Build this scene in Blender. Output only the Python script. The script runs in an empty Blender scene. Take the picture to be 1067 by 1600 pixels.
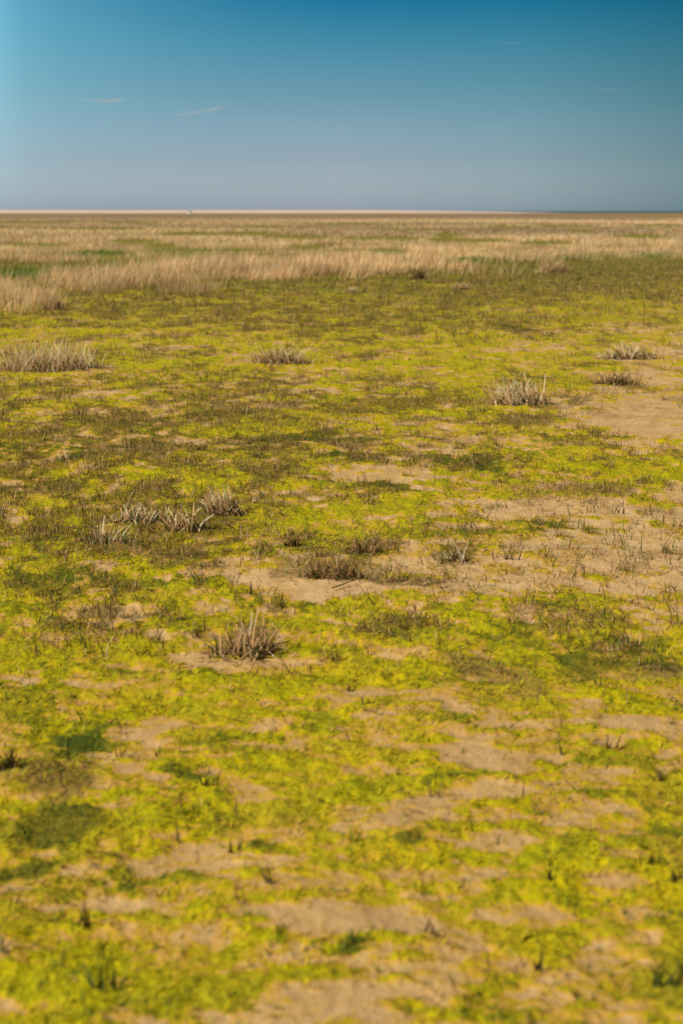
import bpy, math
import numpy as np
C = bpy.context
R = math.radians
rng = np.random.default_rng(7)

# ------------------------------------------------------------------ camera
EYE = 1.6
PITCH = math.atan(470 / 2222)          # horizon sits 470 px (of 1600) above the centre
cam_d = bpy.data.cameras.new('camera')
cam = bpy.data.objects.new('camera', cam_d)
C.scene.collection.objects.link(cam)
cam.location = (0, 0, EYE)
cam.rotation_euler = (math.pi / 2 - PITCH, 0, 0)
cam_d.sensor_fit = 'VERTICAL'
cam_d.sensor_height = 36
cam_d.sensor_width = 24
cam_d.lens = 50
cam_d.clip_start = 0.05
cam_d.clip_end = 120000
cam_d.dof.use_dof = True
cam_d.dof.focus_distance = 8.2
cam_d.dof.aperture_fstop = 2.9
C.scene.camera = cam

# ------------------------------------------------------------------ light
SUN_EL, SUN_AZ = R(40), R(-120)          # azimuth from +Y towards +X : sun on the left
sx, sy, sz = math.sin(SUN_AZ) * math.cos(SUN_EL), math.cos(SUN_AZ) * math.cos(SUN_EL), math.sin(SUN_EL)
sd = bpy.data.lights.new('sun', 'SUN')
sd.energy = 5.0
sd.angle = R(0.53)
sd.color = (1.0, 0.91, 0.75)
so = bpy.data.objects.new('sun', sd)
C.scene.collection.objects.link(so)
from mathutils import Vector
so.rotation_euler = Vector((sx, sy, sz)).to_track_quat('Z', 'Y').to_euler()

w = bpy.data.worlds.new('World')
C.scene.world = w
w.use_nodes = True
nt = w.node_tree
nt.nodes.clear()
N = nt.nodes.new
out = N('ShaderNodeOutputWorld'); bg = N('ShaderNodeBackground')
sky = N('ShaderNodeTexSky'); sky.sky_type = 'NISHITA'; sky.sun_disc = False
sky.sun_elevation = SUN_EL; sky.sun_rotation = SUN_AZ
sky.altitude = 0; sky.air_density = 1.0; sky.dust_density = 1.0; sky.ozone_density = 1.5
tc = N('ShaderNodeTexCoord'); sep = N('ShaderNodeSeparateXYZ')
nt.links.new(tc.outputs['Generated'], sep.inputs[0])
ramp = N('ShaderNodeValToRGB')           # sky tint by height; unseen zenith made warm to warm the shadows
ramp.color_ramp.interpolation = 'LINEAR'
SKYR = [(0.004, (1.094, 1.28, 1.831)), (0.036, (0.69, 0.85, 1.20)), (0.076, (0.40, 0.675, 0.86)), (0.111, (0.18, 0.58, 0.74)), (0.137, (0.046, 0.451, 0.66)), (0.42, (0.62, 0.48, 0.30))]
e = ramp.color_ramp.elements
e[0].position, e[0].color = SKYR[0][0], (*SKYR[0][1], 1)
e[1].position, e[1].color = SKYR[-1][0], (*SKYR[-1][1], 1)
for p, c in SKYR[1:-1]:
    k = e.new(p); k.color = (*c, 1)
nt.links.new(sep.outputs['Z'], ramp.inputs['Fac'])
# brighter air on the sunward side
ramx = N('ShaderNodeValToRGB')
SIDE = [(0.0, (1,1,1)), (0.4, (1,1,1)), (0.5, (1,1,1)), (0.6, (0.8,0.87,0.85)), (0.69, (0.5,0.62,0.6)), (1.0, (0.5,0.62,0.6))]
e = ramx.color_ramp.elements
e[0].position, e[0].color = SIDE[0][0], (*SIDE[0][1], 1)
e[1].position, e[1].color = SIDE[-1][0], (*SIDE[-1][1], 1)
for p, c in SIDE[1:-1]:
    k = e.new(p); k.color = (*c, 1)
mr = N('ShaderNodeMapRange'); mr.inputs['From Min'].default_value = -0.6; mr.inputs['From Max'].default_value = 0.6
nt.links.new(sep.outputs['X'], mr.inputs['Value'])
nt.links.new(mr.outputs[0], ramx.inputs['Fac'])
m1 = N('ShaderNodeMix'); m1.data_type = 'RGBA'; m1.blend_type = 'MULTIPLY'; m1.inputs[0].default_value = 1
m2 = N('ShaderNodeMix'); m2.data_type = 'RGBA'; m2.blend_type = 'MULTIPLY'; m2.inputs[0].default_value = 1
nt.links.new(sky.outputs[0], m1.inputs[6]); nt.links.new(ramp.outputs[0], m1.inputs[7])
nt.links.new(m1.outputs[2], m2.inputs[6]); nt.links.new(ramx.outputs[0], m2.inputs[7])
glow = N('ShaderNodeValToRGB'); e = glow.color_ramp.elements    # veil of bright air on the sunward side
GL_ = [(0.0, 0.0), (0.17, 0.1), (0.285, 1.0), (0.306, 1.15), (0.313, 1.0), (0.327, 0.66), (0.348, 0.46), (0.395, 0.24), (0.45, 0.08), (0.5, 0.0)]
e[0].position = 0; e[0].color = (0, 0, 0, 1); e[1].position = 0.5; e[1].color = (0, 0, 0, 1)
for p, v_ in GL_[1:-1]:
    k = e.new(p); k.color = (1.5 * v_ / 2, 2.9 * v_ / 2, 3.3 * v_ / 2, 1)
nt.links.new(mr.outputs[0], glow.inputs['Fac'])
mz = N('ShaderNodeMapRange'); mz.inputs['From Min'].default_value = 0; mz.inputs['From Max'].default_value = 0.137
mz.inputs['To Min'].default_value = 0.5; mz.inputs['To Max'].default_value = 2.2
nt.links.new(sep.outputs['Z'], mz.inputs['Value'])
gs = N('ShaderNodeVectorMath'); gs.operation = 'SCALE'
nt.links.new(glow.outputs[0], gs.inputs[0]); nt.links.new(mz.outputs[0], gs.inputs['Scale'])
ga = N('ShaderNodeVectorMath'); ga.operation = 'ADD'
nt.links.new(m2.outputs[2], ga.inputs[0]); nt.links.new(gs.outputs[0], ga.inputs[1])
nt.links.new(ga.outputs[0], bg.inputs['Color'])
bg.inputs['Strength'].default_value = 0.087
nt.links.new(bg.outputs[0], out.inputs['Surface'])

vs = C.scene.view_settings
C.scene.display_settings.display_device = 'sRGB'
vs.view_transform = 'Standard'; vs.look = 'None'; vs.exposure = 0.12; vs.gamma = 1.0
C.scene.cycles.max_bounces = 5
C.scene.cycles.diffuse_bounces = 2

# ------------------------------------------------------------------ projection helpers (photo pixels 1067 x 1600)
F = 2222.0
cp, sp_ = math.cos(PITCH), math.sin(PITCH)
def to_px(x, y, z=0.0):
    dz = z - EYE
    dep = np.maximum(y * cp - dz * sp_, 0.05)
    v = y * sp_ + dz * cp
    return 533.5 + F * x / dep, 800 - F * v / dep, dep
def ground_pt(px, py):
    a = PITCH - math.atan((800 - py) / F)
    y = EYE / math.tan(a)
    dep = y * cp + EYE * sp_
    return (px - 533.5) * dep / F, y, dep

# ------------------------------------------------------------------ noise
def _h(ix, iy, s):
    v = (ix.astype(np.int64) * 374761393 + iy.astype(np.int64) * 668265263 + s * 1442695041) & 0xffffffff
    v = ((v ^ (v >> 13)) * 1274126177) & 0xffffffff
    v = v ^ (v >> 16)
    return (v & 0xffff) / 65535.0
def vnoise(x, y, s=0):
    ix = np.floor(x); iy = np.floor(y)
    fx = x - ix; fy = y - iy
    fx = fx * fx * fx * (fx * (fx * 6 - 15) + 10); fy = fy * fy * fy * (fy * (fy * 6 - 15) + 10)
    a = _h(ix, iy, s); b = _h(ix + 1, iy, s); c = _h(ix, iy + 1, s); d = _h(ix + 1, iy + 1, s)
    return (a + (b - a) * fx) * (1 - fy) + (c + (d - c) * fx) * fy
def fbm(x, y, f, octv, s=0, gain=0.5):
    r = np.zeros_like(x); am = 1.0; t = 0.0
    for k in range(octv):
        ca, sa = math.cos(0.7 * k + s), math.sin(0.7 * k + s)
        r += am * vnoise((x * ca - y * sa) * f + 17.3 * k, (x * sa + y * ca) * f - 9.1 * k, s * 31 + k)
        t += am; am *= gain; f *= 2.03
    return r / t                          # about 0.5 +- 0.2
def sst(a, b, x):
    t = np.clip((x - a) / (b - a), 0, 1)
    return t * t * (3 - 2 * t)

# ------------------------------------------------------------------ where things grow (patches measured on the photo, standing on the ground)
SAND = [(150,1105,95,24,-4),(240,1140,75,26,-8),(205,1192,70,13,-6),(278,1205,30,10,5),(62,1185,28,18,-30),(415,1228,85,16,-8),
 (520,1272,42,26,0),(455,1337,66,15,-14),(400,1306,30,9,-10),(225,1366,95,18,-22),(340,1378,95,20,8),(178,1440,34,20,20),
 (292,1466,50,14,-12),(500,1432,64,46,0),(40,1480,30,14,10),(112,1490,34,11,5),(190,1568,40,17,-20),(495,1562,95,22,-6),
 (10,1078,40,15,0),(572,1085,45,8,0),(665,1102,95,11,3),(980,1136,65,16,-4),(1005,1166,70,14,-6),(930,1202,90,14,-10),
 (768,1203,52,14,0),(720,1246,135,14,-6),(640,1285,125,18,5),(560,1268,50,15,0),(905,1232,70,11,-5),(1000,1310,66,26,5),
 (820,1352,76,24,0),(598,1430,150,28,3),(722,1456,95,28,8),(855,1412,60,14,5),(980,1482,85,30,-8),(1010,1422,56,20,10),
 (600,1542,135,20,4),(870,1530,60,28,0),(940,1597,45,10,0),(1040,1370,40,12,0),(60,1555,30,8,0),
 (385,1036,100,16,0),(300,1005,50,14,0),(450,1005,30,12,0),(290,1028,52,16,-8),(480,928,110,22,-4),(400,905,60,12,0),(330,905,30,8,0),(600,915,60,10,0),(640,905,60,8,0),
 (590,742,110,17,0),(1010,662,95,42,8),(960,628,70,16,0),(835,790,150,26,0),(880,860,170,22,0),(980,815,110,30,0),
 (700,815,60,12,0),(760,880,100,15,0),(820,905,100,14,0),(225,541,38,8,0),(800,544,66,8,0),(1045,552,36,22,0),(1000,590,60,16,0),
 (150,630,30,9,0),(190,560,20,4,0),(360,604,24,5,0),(600,800,40,6,0),(620,860,90,12,0),(1010,915,60,12,0),(210,1062,40,8,0),(1030,1010,40,10,0)]
BROWN = [(810,652,95,14,2),(335,862,55,24,-15),(530,888,75,14,0),(932,706,45,8,0),(945,755,65,12,4),(300,870,40,12,0),(80,1215,90,36,0),
 (40,1240,60,30,0),(770,1060,50,20,0),(560,850,50,14,0),(250,560,40,5,0),(640,705,70,14,0),(900,640,50,10,0),(860,685,40,7,0),(1000,1060,60,20,0),(30,1070,40,12,0)]
DGREEN = [(118,1160,72,22,-12),(40,1305,85,30,-12),(95,1285,70,20,-8),(40,1345,40,14,0),(480,682,125,9,0),(755,732,65,13,5),(642,1320,32,12,0),
 (800,511,55,6,0),(92,960,22,8,0),(538,716,26,6,0),(905,1040,60,20,10),(1000,1045,40,20,0),(940,1020,40,14,0),(40,765,70,16,0),
 (250,905,70,10,-10),(430,945,40,6,0),(500,960,60,8,-5),(120,700,140,20,0),(340,690,160,16,0),(60,900,70,20,0),(580,870,50,7,0),
 (620,762,60,5,0),(860,820,60,8,0),(300,650,120,12,0),(640,545,40,5,0),(250,1255,40,10,0),(330,1190,40,16,0),(370,1320,50,14,0),(560,1470,40,10,0),(130,1055,60,9,-15)]
YELL = [(760,552,150,22,0),(920,492,170,16,0),(470,668,120,12,0),(560,655,120,10,0),(740,670,90,14,0),(640,590,150,14,0),(80,1030,140,60,0),
 (500,800,130,26,0),(560,830,100,18,0),(60,520,80,12,0),(180,525,60,9,0),(480,560,100,16,0),(100,630,110,9,0),(400,1250,160,30,0),(180,1320,110,24,-15),
 (420,1500,200,40,0),(640,1370,110,24,0),(880,1120,100,40,0),(700,1150,140,20,0),(450,1090,120,24,0)]
def efield(L, px, py, n, k=0.9):
    r = np.zeros_like(px)
    for (cx, cy, rx, ry, rot) in L:
        sel = (np.abs(px - cx) < 2.2 * rx + 2.2 * ry) & (np.abs(py - cy) < 2.2 * ry + 0.8 * rx)
        if not sel.any(): continue
        a = R(rot); ca, sa = math.cos(a), math.sin(a)
        dx = px[sel] - cx; dy = py[sel] - cy
        u = (dx * ca + dy * sa) / rx; v = (-dx * sa + dy * ca) / ry
        d = np.sqrt(u * u + v * v) + (n[sel] - 0.5) * 2 * k
        r[sel] = np.maximum(r[sel], 1 - sst(0.55, 1.25, d))
    return r
def cover(x, y):
    px, py, dep = to_px(x, y)
    far = sst(16, 34, y)
    n1 = fbm(x, y * 0.9, 2.8, 6, 3, 0.62)
    n2 = fbm(x * 0.9, y * 0.95, 2.2, 6, 11, 0.6)
    n3 = fbm(x, y, 0.45, 4, 5)
    nf = fbm(x + y * 0.12, y * 0.72, 10.0, 5, 13, 0.72)          # fine streaks
    q_ = np.clip(y / 5.0, 0.4, 4)
    wx_ = x + (fbm(x, y, 1.7, 4, 61) - 0.5) * 0.55 * q_; wy_ = y + (fbm(x, y, 1.7, 4, 67) - 0.5) * 0.75 * q_
    wpx, wpy, _ = to_px(wx_, np.maximum(wy_, 0.3))
    near = sst(960, 1120, py)
    n2 = n2 * (1 - near) + near * fbm(x * 0.8 + y * 0.25, y * 1.5, 2.1, 6, 11, 0.6)
    nf = nf * (1 - near) + near * fbm(x * 0.9 + y * 0.4, y * 1.7, 9.0, 5, 13, 0.72)
    n1 = n1 * (1 - near) + near * fbm(x, y * 1.6, 2.6, 6, 3, 0.62)
    E = efield(SAND, wpx, wpy, n1, 1.0); E = np.maximum(E, 1.5 * efield([(590, 742, 105, 15, 0), (1010, 662, 90, 36, 8), (480, 928, 100, 20, -4), (230, 1135, 80, 22, -8)], px, py, n1, 0.7))
    zone = efield([(880, 850, 270, 100, 0), (560, 905, 210, 50, 0), (1020, 640, 120, 70, 0), (820, 1320, 330, 260, 0), (450, 1500, 420, 130, 0)], px, py, n3, 0.5)
    thin = efield([(880, 850, 270, 95, 0), (900, 930, 220, 70, 0), (960, 1100, 120, 50, 0), (560, 905, 200, 45, 0), (1020, 600, 120, 90, 0)], px, py, n3, 0.5)
    raw = 0.60 * E + 0.10 * zone + 0.26 * thin + 1.9 * (n2 - 0.5) + 3.0 * (nf - 0.5) + 0.03 - 0.13 * far
    sand = np.clip((raw + 0.05 + 0.02 * near) / (0.85 + 0.25 * near), 0, 1)
    brown = efield(BROWN, wpx, wpy, n2, 1.3)
    brown = np.maximum(brown, sst(0.56, 0.68, fbm(x, y * 0.7, 2.2, 6, 21, 0.66)) * 0.75 * (1 - near))
    green = efield(DGREEN, wpx, wpy, n1, 1.3)
    g2 = fbm(x, y * (0.8 + 0.5 * near), 3.0, 6, 31, 0.62)
    green = np.maximum(green, sst(0.50, 0.66, g2) * 0.62)
    yell = efield(YELL, wpx, wpy, n2, 0.8)
    green = green * (1 - 0.6 * yell)
    sw = 0.5 * x + 0.5 * wx_; tw = 0.5 * y + 0.5 * wy_
    hpx, hpy, _ = to_px(sw, np.maximum(tw, 0.3))
    g4 = efield([(50, 1305, 105, 42, -12), (120, 1162, 75, 24, -14), (110, 1285, 75, 18, -6), (20, 1370, 50, 16, 0), (480, 684, 120, 8, 0), (755, 734, 60, 11, 5), (640, 1320, 30, 10, 0), (905, 1042, 50, 14, 10),
                 (1010, 1050, 40, 12, 0), (800, 512, 50, 5, 0), (538, 717, 24, 5, 0), (620, 762, 70, 4, 0), (90, 962, 24, 6, 0)], hpx, hpy, 0.5 * nf + 0.5 * n1, 1.2)
    speck = efield([(900, 1010, 220, 60, 0), (470, 950, 90, 22, 0), (720, 860, 160, 40, 0), (250, 905, 120, 30, 0)], px, py, n3, 0.6) * sst(0.52, 0.60, fbm(x, y * 0.6, 7.0, 4, 37, 0.65))
    g4 = np.maximum(g4, 0.6 * speck)
    green = np.maximum(green, 1.25 * g4); sand = sand * (1 - 0.9 * g4)
    brown = brown * (1 - 0.7 * yell)
    cl = fbm(x, y * 0.7, 2.4, 6, 41, 0.76); cl2 = fbm(x, y * 0.6, 9.0, 4, 43, 0.65)
    reg = efield([(200, 740, 420, 140, 0), (500, 630, 560, 60, 0), (530, 480, 800, 55, 0), (900, 470, 300, 60, 0), (60, 1225, 130, 45, 0)], px, py, n3, 0.35)
    turf = sst(0.55 - 0.13 * reg, 0.68 - 0.13 * reg, cl + 0.7 * (cl2 - 0.5)) * (1 - 0.9 * efield([(590, 742, 115, 17, 0), (1010, 662, 95, 38, 8), (480, 928, 90, 18, -4)], px, py, n1, 0.7)) * (1 - 0.9 * sst(1010, 1090, py))
    strips = efield([(170, 845, 75, 22, -5), (230, 815, 85, 20, 0), (300, 815, 60, 24, -8), (365, 790, 50, 18, 0), (520, 893, 90, 17, 0), (565, 862, 45, 14, 0), (455, 850, 22, 12, 0), (335, 862, 55, 20, -10),
                     (718, 868, 30, 16, 0), (382, 1005, 70, 20, 0), (640, 905, 60, 10, 0), (960, 598, 60, 10, 0), (1010, 560, 60, 8, 0), (830, 650, 80, 6, 0), (60, 1225, 120, 40, 0), (10, 1205, 40, 25, 0)], wpx, wpy, n1, 0.6)
    turf = np.maximum(turf * (1 - 0.55 * yell) * (1 - 0.75 * thin), 0.9 * strips)
    return dict(turf=turf, cl2=cl2, strips=strips, px=px, py=py, sand=sand, brown=brown, green=np.clip(green, 0, 1.3), yell=yell, far=far, n1=n1, n2=n2, n3=n3, near=near, nf=nf)

# ------------------------------------------------------------------ materials
def mat(name):
    m = bpy.data.materials.new(name); m.use_nodes = True
    t = m.node_tree; b = t.nodes['Principled BSDF']
    return m, t, b
def rgbmix(t, fac, a, b):
    mx = t.nodes.new('ShaderNodeMix'); mx.data_type = 'RGBA'
    for s, v in ((mx.inputs[0], fac), (mx.inputs[6], a), (mx.inputs[7], b)):
        if hasattr(v, 'node'): t.links.new(v, s)
        elif isinstance(v, tuple): s.default_value = (*v, 1)
        else: s.default_value = v
    return mx.outputs[2]
def noise(t, vec, scale, det=4, rough=0.6, dist=0.0):
    n = t.nodes.new('ShaderNodeTexNoise'); n.inputs['Scale'].default_value = scale
    n.inputs['Detail'].default_value = det; n.inputs['Roughness'].default_value = rough; n.inputs['Distortion'].default_value = dist
    t.links.new(vec, n.inputs['Vector']); return n.outputs['Fac']
def mrange(t, v, a, b, c=0.0, d=1.0):
    m = t.nodes.new('ShaderNodeMapRange'); m.inputs[1].default_value = a; m.inputs[2].default_value = b
    m.inputs[3].default_value = c; m.inputs[4].default_value = d; t.links.new(v, m.inputs[0]); return m.outputs[0]
def mth(t, op, a, b=None, clamp=False):
    m = t.nodes.new('ShaderNodeMath'); m.operation = op; m.use_clamp = clamp
    for s, v in ((m.inputs[0], a), (m.inputs[1], b)):
        if v is None: continue
        if hasattr(v, 'node'): t.links.new(v, s)
        else: s.default_value = v
    return m.outputs[0]

# ground
gm, t, b = mat('marsh_ground')
co = t.nodes.new('ShaderNodeTexCoord').outputs['Object']
mp = t.nodes.new('ShaderNodeMapping'); mp.inputs['Scale'].default_value = (1, 0.62, 1); t.links.new(co, mp.inputs[0]); cst = mp.outputs[0]
def attr(t, n):
    a = t.nodes.new('ShaderNodeAttribute'); a.attribute_name = n; return a
A1 = attr(t, 'cover'); s3 = t.nodes.new('ShaderNodeSeparateColor'); t.links.new(A1.outputs['Color'], s3.inputs[0])
A2 = attr(t, 'cover_b'); s4 = t.nodes.new('ShaderNodeSeparateColor'); t.links.new(A2.outputs['Color'], s4.inputs[0])
fine = noise(t, cst, 34, 6, 0.7, 0.4); vfine = noise(t, cst, 130, 4, 0.7); med = noise(t, cst, 6, 5, 0.6, 0.3); micro = noise(t, co, 420, 2, 0.6)
algae = rgbmix(t, mrange(t, med, 0.35, 0.65), (0.57, 0.44, 0.003), (0.38, 0.36, 0.004))
algae = rgbmix(t, mrange(t, fine, 0.40, 0.68), algae, (0.21, 0.235, 0.008))
gfac = mth(t, 'MULTIPLY', mrange(t, mth(t, 'ADD', s3.outputs[1], mth(t, 'MULTIPLY', mth(t, 'SUBTRACT', fine, 0.5), 2.2)), 0.2, 1.1), 0.92, True)
algae = rgbmix(t, gfac, algae, (0.045, 0.072, 0.010))
# yellowish dried algae
dry = mrange(t, noise(t, cst, 3.1, 4, 0.6), 0.45, 0.7)
algae = rgbmix(t, mth(t, 'MULTIPLY', dry, 0.45), algae, (0.54, 0.34, 0.03))
sandc = rgbmix(t, mrange(t, med, 0.3, 0.7), (0.48, 0.29, 0.12), (0.68, 0.48, 0.27))
A3 = attr(t, 'sand_tone'); s5 = t.nodes.new('ShaderNodeSeparateColor'); t.links.new(A3.outputs['Color'], s5.inputs[0])
sandc = rgbmix(t, s5.outputs[0], sandc, rgbmix(t, mrange(t, med, 0.3, 0.7), (0.43, 0.265, 0.11), (0.56, 0.375, 0.19)))
sandc = rgbmix(t, mth(t, 'MULTIPLY', mrange(t, vfine, 0.42, 0.72), 0.7), sandc, (0.26, 0.14, 0.045))
sandc = rgbmix(t, mth(t, 'MULTIPLY', mrange(t, fine, 0.45, 0.7), 0.35), sandc, (0.36, 0.27, 0.05))
sf = mrange(t, mth(t, 'ADD', s3.outputs[0], mth(t, 'MULTIPLY', mth(t, 'SUBTRACT', mth(t, 'ADD', fine, mth(t,'MULTIPLY',mth(t,'SUBTRACT',vfine,0.5),0.6)), 0.5), 1.5)), 0.15, 0.85)
algae = rgbmix(t, mrange(t, sf, 0.0, 0.5), algae, (0.50, 0.285, 0.022))
col = rgbmix(t, mrange(t, sf, 0.3, 0.95), algae, sandc)
bf = mrange(t, mth(t, 'ADD', s3.outputs[2], mth(t, 'MULTIPLY', mth(t, 'SUBTRACT', fine, 0.5), 1.6)), 0.35, 0.95)
brn = rgbmix(t, mrange(t, vfine, 0.35, 0.65), (0.16, 0.085, 0.028), (0.33, 0.20, 0.085))
col = rgbmix(t, mth(t, 'MULTIPLY', bf, 0.6), col, brn)
tf = mrange(t, mth(t, 'ADD', s4.outputs[2], mth(t, 'MULTIPLY', mth(t, 'SUBTRACT', fine, 0.5), 1.6)), 0.25, 1.0)
litter = rgbmix(t, mrange(t, vfine, 0.35, 0.65), (0.085, 0.06, 0.012), (0.24, 0.15, 0.03))
col = rgbmix(t, mth(t, 'MULTIPLY', tf, 0.72), col, litter)
# far plain : olive turf, then brown salt flat
farc = rgbmix(t, mrange(t, noise(t, co, 0.22, 5, 0.65), 0.38, 0.62), (0.22, 0.17, 0.028), (0.145, 0.15, 0.02))
col = rgbmix(t, s4.outputs[0], col, farc)
flat = rgbmix(t, mrange(t, noise(t, co, 0.02, 4, 0.6), 0.4, 0.6), (0.27, 0.185, 0.10), (0.22, 0.15, 0.075))
col = rgbmix(t, s4.outputs[1], col, flat)
t.links.new(col, b.inputs['Base Color'])
b.inputs['Roughness'].default_value = 0.9; b.inputs['Specular IOR Level'].default_value = 0.08
hgt = mth(t, 'ADD', mth(t, 'MULTIPLY', fine, 1.0), mth(t, 'ADD', mth(t, 'MULTIPLY', vfine, 0.5), mth(t, 'MULTIPLY', micro, 0.16)))
bp = t.nodes.new('ShaderNodeBump'); bp.inputs['Distance'].default_value = 0.016
t.links.new(mth(t, 'SUBTRACT', 0.75, mth(t, 'MULTIPLY', sf, 0.5)), bp.inputs['Strength'])
t.links.new(hgt, bp.inputs['Height']); t.links.new(bp.outputs[0], b.inputs['Normal'])

def blade_mat(name, rough=0.6, trans=0.25):
    m, t, b = mat(name)
    a = attr(t, 'tint')
    co = t.nodes.new('ShaderNodeTexCoord').outputs['Object']
    n = noise(t, co, 90, 3, 0.6)
    c = rgbmix(t, mrange(t, n, 0.5, 0.85, 0, 0.18), a.outputs['Color'], (0.20, 0.13, 0.06))
    t.links.new(c, b.inputs['Base Color']); b.inputs['Roughness'].default_value = rough
    b.inputs['Specular IOR Level'].default_value = 0.25
    tr = t.nodes.new('ShaderNodeBsdfTranslucent'); t.links.new(c, tr.inputs[0])
    ms = t.nodes.new('ShaderNodeMixShader'); ms.inputs[0].default_value = trans
    t.links.new(b.outputs[0], ms.inputs[1]); t.links.new(tr.outputs[0], ms.inputs[2])
    t.links.new(ms.outputs[0], t.nodes['Material Output'].inputs['Surface'])
    return m
straw_m = blade_mat('dry_straw', 0.6, 0.4); stub_m = blade_mat('old_stubble', 0.75, 0.15); alg_m = blade_mat('algae_threads', 0.7, 0.3)

# ------------------------------------------------------------------ mesh helpers
COL = C.scene.collection
def tag(o, label=None, cat=None, group=None, kind=None):
    if label: o['label'] = label
    if cat: o['category'] = cat
    if group: o['group'] = group
    if kind: o['kind'] = kind
    return o
def mesh_np(name, v, quads, m, tint=None, parent=None, smooth=False):
    me = bpy.data.meshes.new(name)
    me.vertices.add(len(v)); me.vertices.foreach_set('co', np.ascontiguousarray(v, np.float32).ravel())
    nq = len(quads); me.loops.add(nq * 4); me.polygons.add(nq)
    me.loops.foreach_set('vertex_index', np.ascontiguousarray(quads, np.int32).ravel())
    me.polygons.foreach_set('loop_start', np.arange(0, nq * 4, 4, dtype=np.int32))
    if smooth: me.polygons.foreach_set('use_smooth', np.ones(nq, bool))
    if tint is not None:
        at = me.attributes.new('tint', 'FLOAT_COLOR', 'POINT')
        rgba = np.ones((len(v), 4), np.float32); rgba[:, :3] = tint
        at.data.foreach_set('color', rgba.ravel())
    me.update(calc_edges=True)
    me.materials.append(m)
    o = bpy.data.objects.new(name, me); COL.objects.link(o)
    if parent: o.parent = parent
    return o
def thing(name, label, cat, loc, group=None):
    o = bpy.data.objects.new(name, None); COL.objects.link(o); o.location = loc
    o.empty_display_size = 0.1
    return tag(o, label, cat, group)

def ground_z(x, y, c=None):
    if c is None: c = cover(x, y)
    fade = 1 / (1 + (y / 30.0) ** 2)
    z = (fbm(x, y, 0.5, 3, 51) - 0.5) * 0.06 + (fbm(x, y * 1.6, 2.2, 3, 53) - 0.5) * 0.035
    alg = 1 - c['sand']
    z = z + (0.25 + 0.75 * alg) * (0.006 + 0.038 * (fbm(x, y * 0.8, 11.0, 5, 57, 0.7) - 0.42))
    return z * fade

def blades(base, h, wd, az, lean, bend, cola, colb, nseg=3, tip=0.1, fold=False, twist=None, kink=None):
    """n tapered curved ribbons in one array; returns verts, quads, tint"""
    n = len(base); K = nseg + 1
    phi = rng.uniform(0, math.pi, n) if twist is None else twist
    wx, wy = np.cos(phi), np.sin(phi)
    dx, dy = np.cos(az), np.sin(az)
    P = np.zeros((n, K, 3)); P[:, 0] = base
    th = lean.copy()
    for k in range(1, K):
        if kink is not None and k == 2: th = th + kink
        th = th + bend / nseg
        s = h / nseg
        P[:, k, 0] = P[:, k - 1, 0] + np.sin(th) * dx * s
        P[:, k, 1] = P[:, k - 1, 1] + np.sin(th) * dy * s
        P[:, k, 2] = np.maximum(P[:, k - 1, 2] + np.cos(th) * s, base[:, 2] + 0.003)
    tt = np.linspace(0, 1, K)
    prof = (1 - (1 - tip) * tt ** 1.6)
    W = wd[:, None] * prof[None] * 0.5
    across = 3 if fold else 2
    V = np.zeros((n, K, across, 3))
    for j, sgn in enumerate(([-1, 0, 1] if fold else [-1, 1])):
        V[:, :, j, 0] = P[:, :, 0] + sgn * W * wx[:, None]
        V[:, :, j, 1] = P[:, :, 1] + sgn * W * wy[:, None]
        V[:, :, j, 2] = P[:, :, 2]
        if fold and sgn == 0:
            V[:, :, j, 0] += -wy[:, None] * W * 0.6; V[:, :, j, 1] += wx[:, None] * W * 0.6
    idx = np.arange(n * K * across).reshape(n, K, across)
    q = np.stack([idx[:, :-1, :-1], idx[:, :-1, 1:], idx[:, 1:, 1:], idx[:, 1:, :-1]], -1).reshape(-1, 4)
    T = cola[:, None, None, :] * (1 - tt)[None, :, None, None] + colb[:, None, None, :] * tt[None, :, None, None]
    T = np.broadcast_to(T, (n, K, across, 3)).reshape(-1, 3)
    return V.reshape(-1, 3), q, T
def join(parts):
    vs_, qs, ts, o = [], [], [], 0
    for v, q, tt in parts:
        vs_.append(v); qs.append(q + o); ts.append(tt); o += len(v)
    return np.concatenate(vs_), np.concatenate(qs), np.concatenate(ts)
def pick(n, pal, jit=0.12):
    pal = np.array(pal); c = pal[rng.integers(0, len(pal), n)]
    return np.clip(c * (1 + rng.normal(0, jit, (n, 1))), 0.004, 0.85)

STRAW = [(0.88,0.60,0.38),(0.80,0.51,0.29),(0.88,0.67,0.46),(0.62,0.38,0.18),(0.48,0.28,0.12)]
PALE = [(0.92,0.68,0.44),(0.92,0.73,0.50),(0.88,0.60,0.35),(0.72,0.45,0.23)]
OLD = [(0.15,0.08,0.022),(0.22,0.12,0.038),(0.11,0.07,0.018),(0.31,0.18,0.07),(0.09,0.08,0.015)]
DARK = [(0.05,0.045,0.015),(0.075,0.055,0.02),(0.04,0.05,0.015)]
GRN = [(0.07,0.12,0.02),(0.10,0.17,0.025),(0.05,0.085,0.015)]
ALG = [(0.12,0.15,0.01),(0.55,0.42,0.006),(0.45,0.37,0.008),(0.62,0.44,0.008),(0.26,0.28,0.012)]

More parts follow.
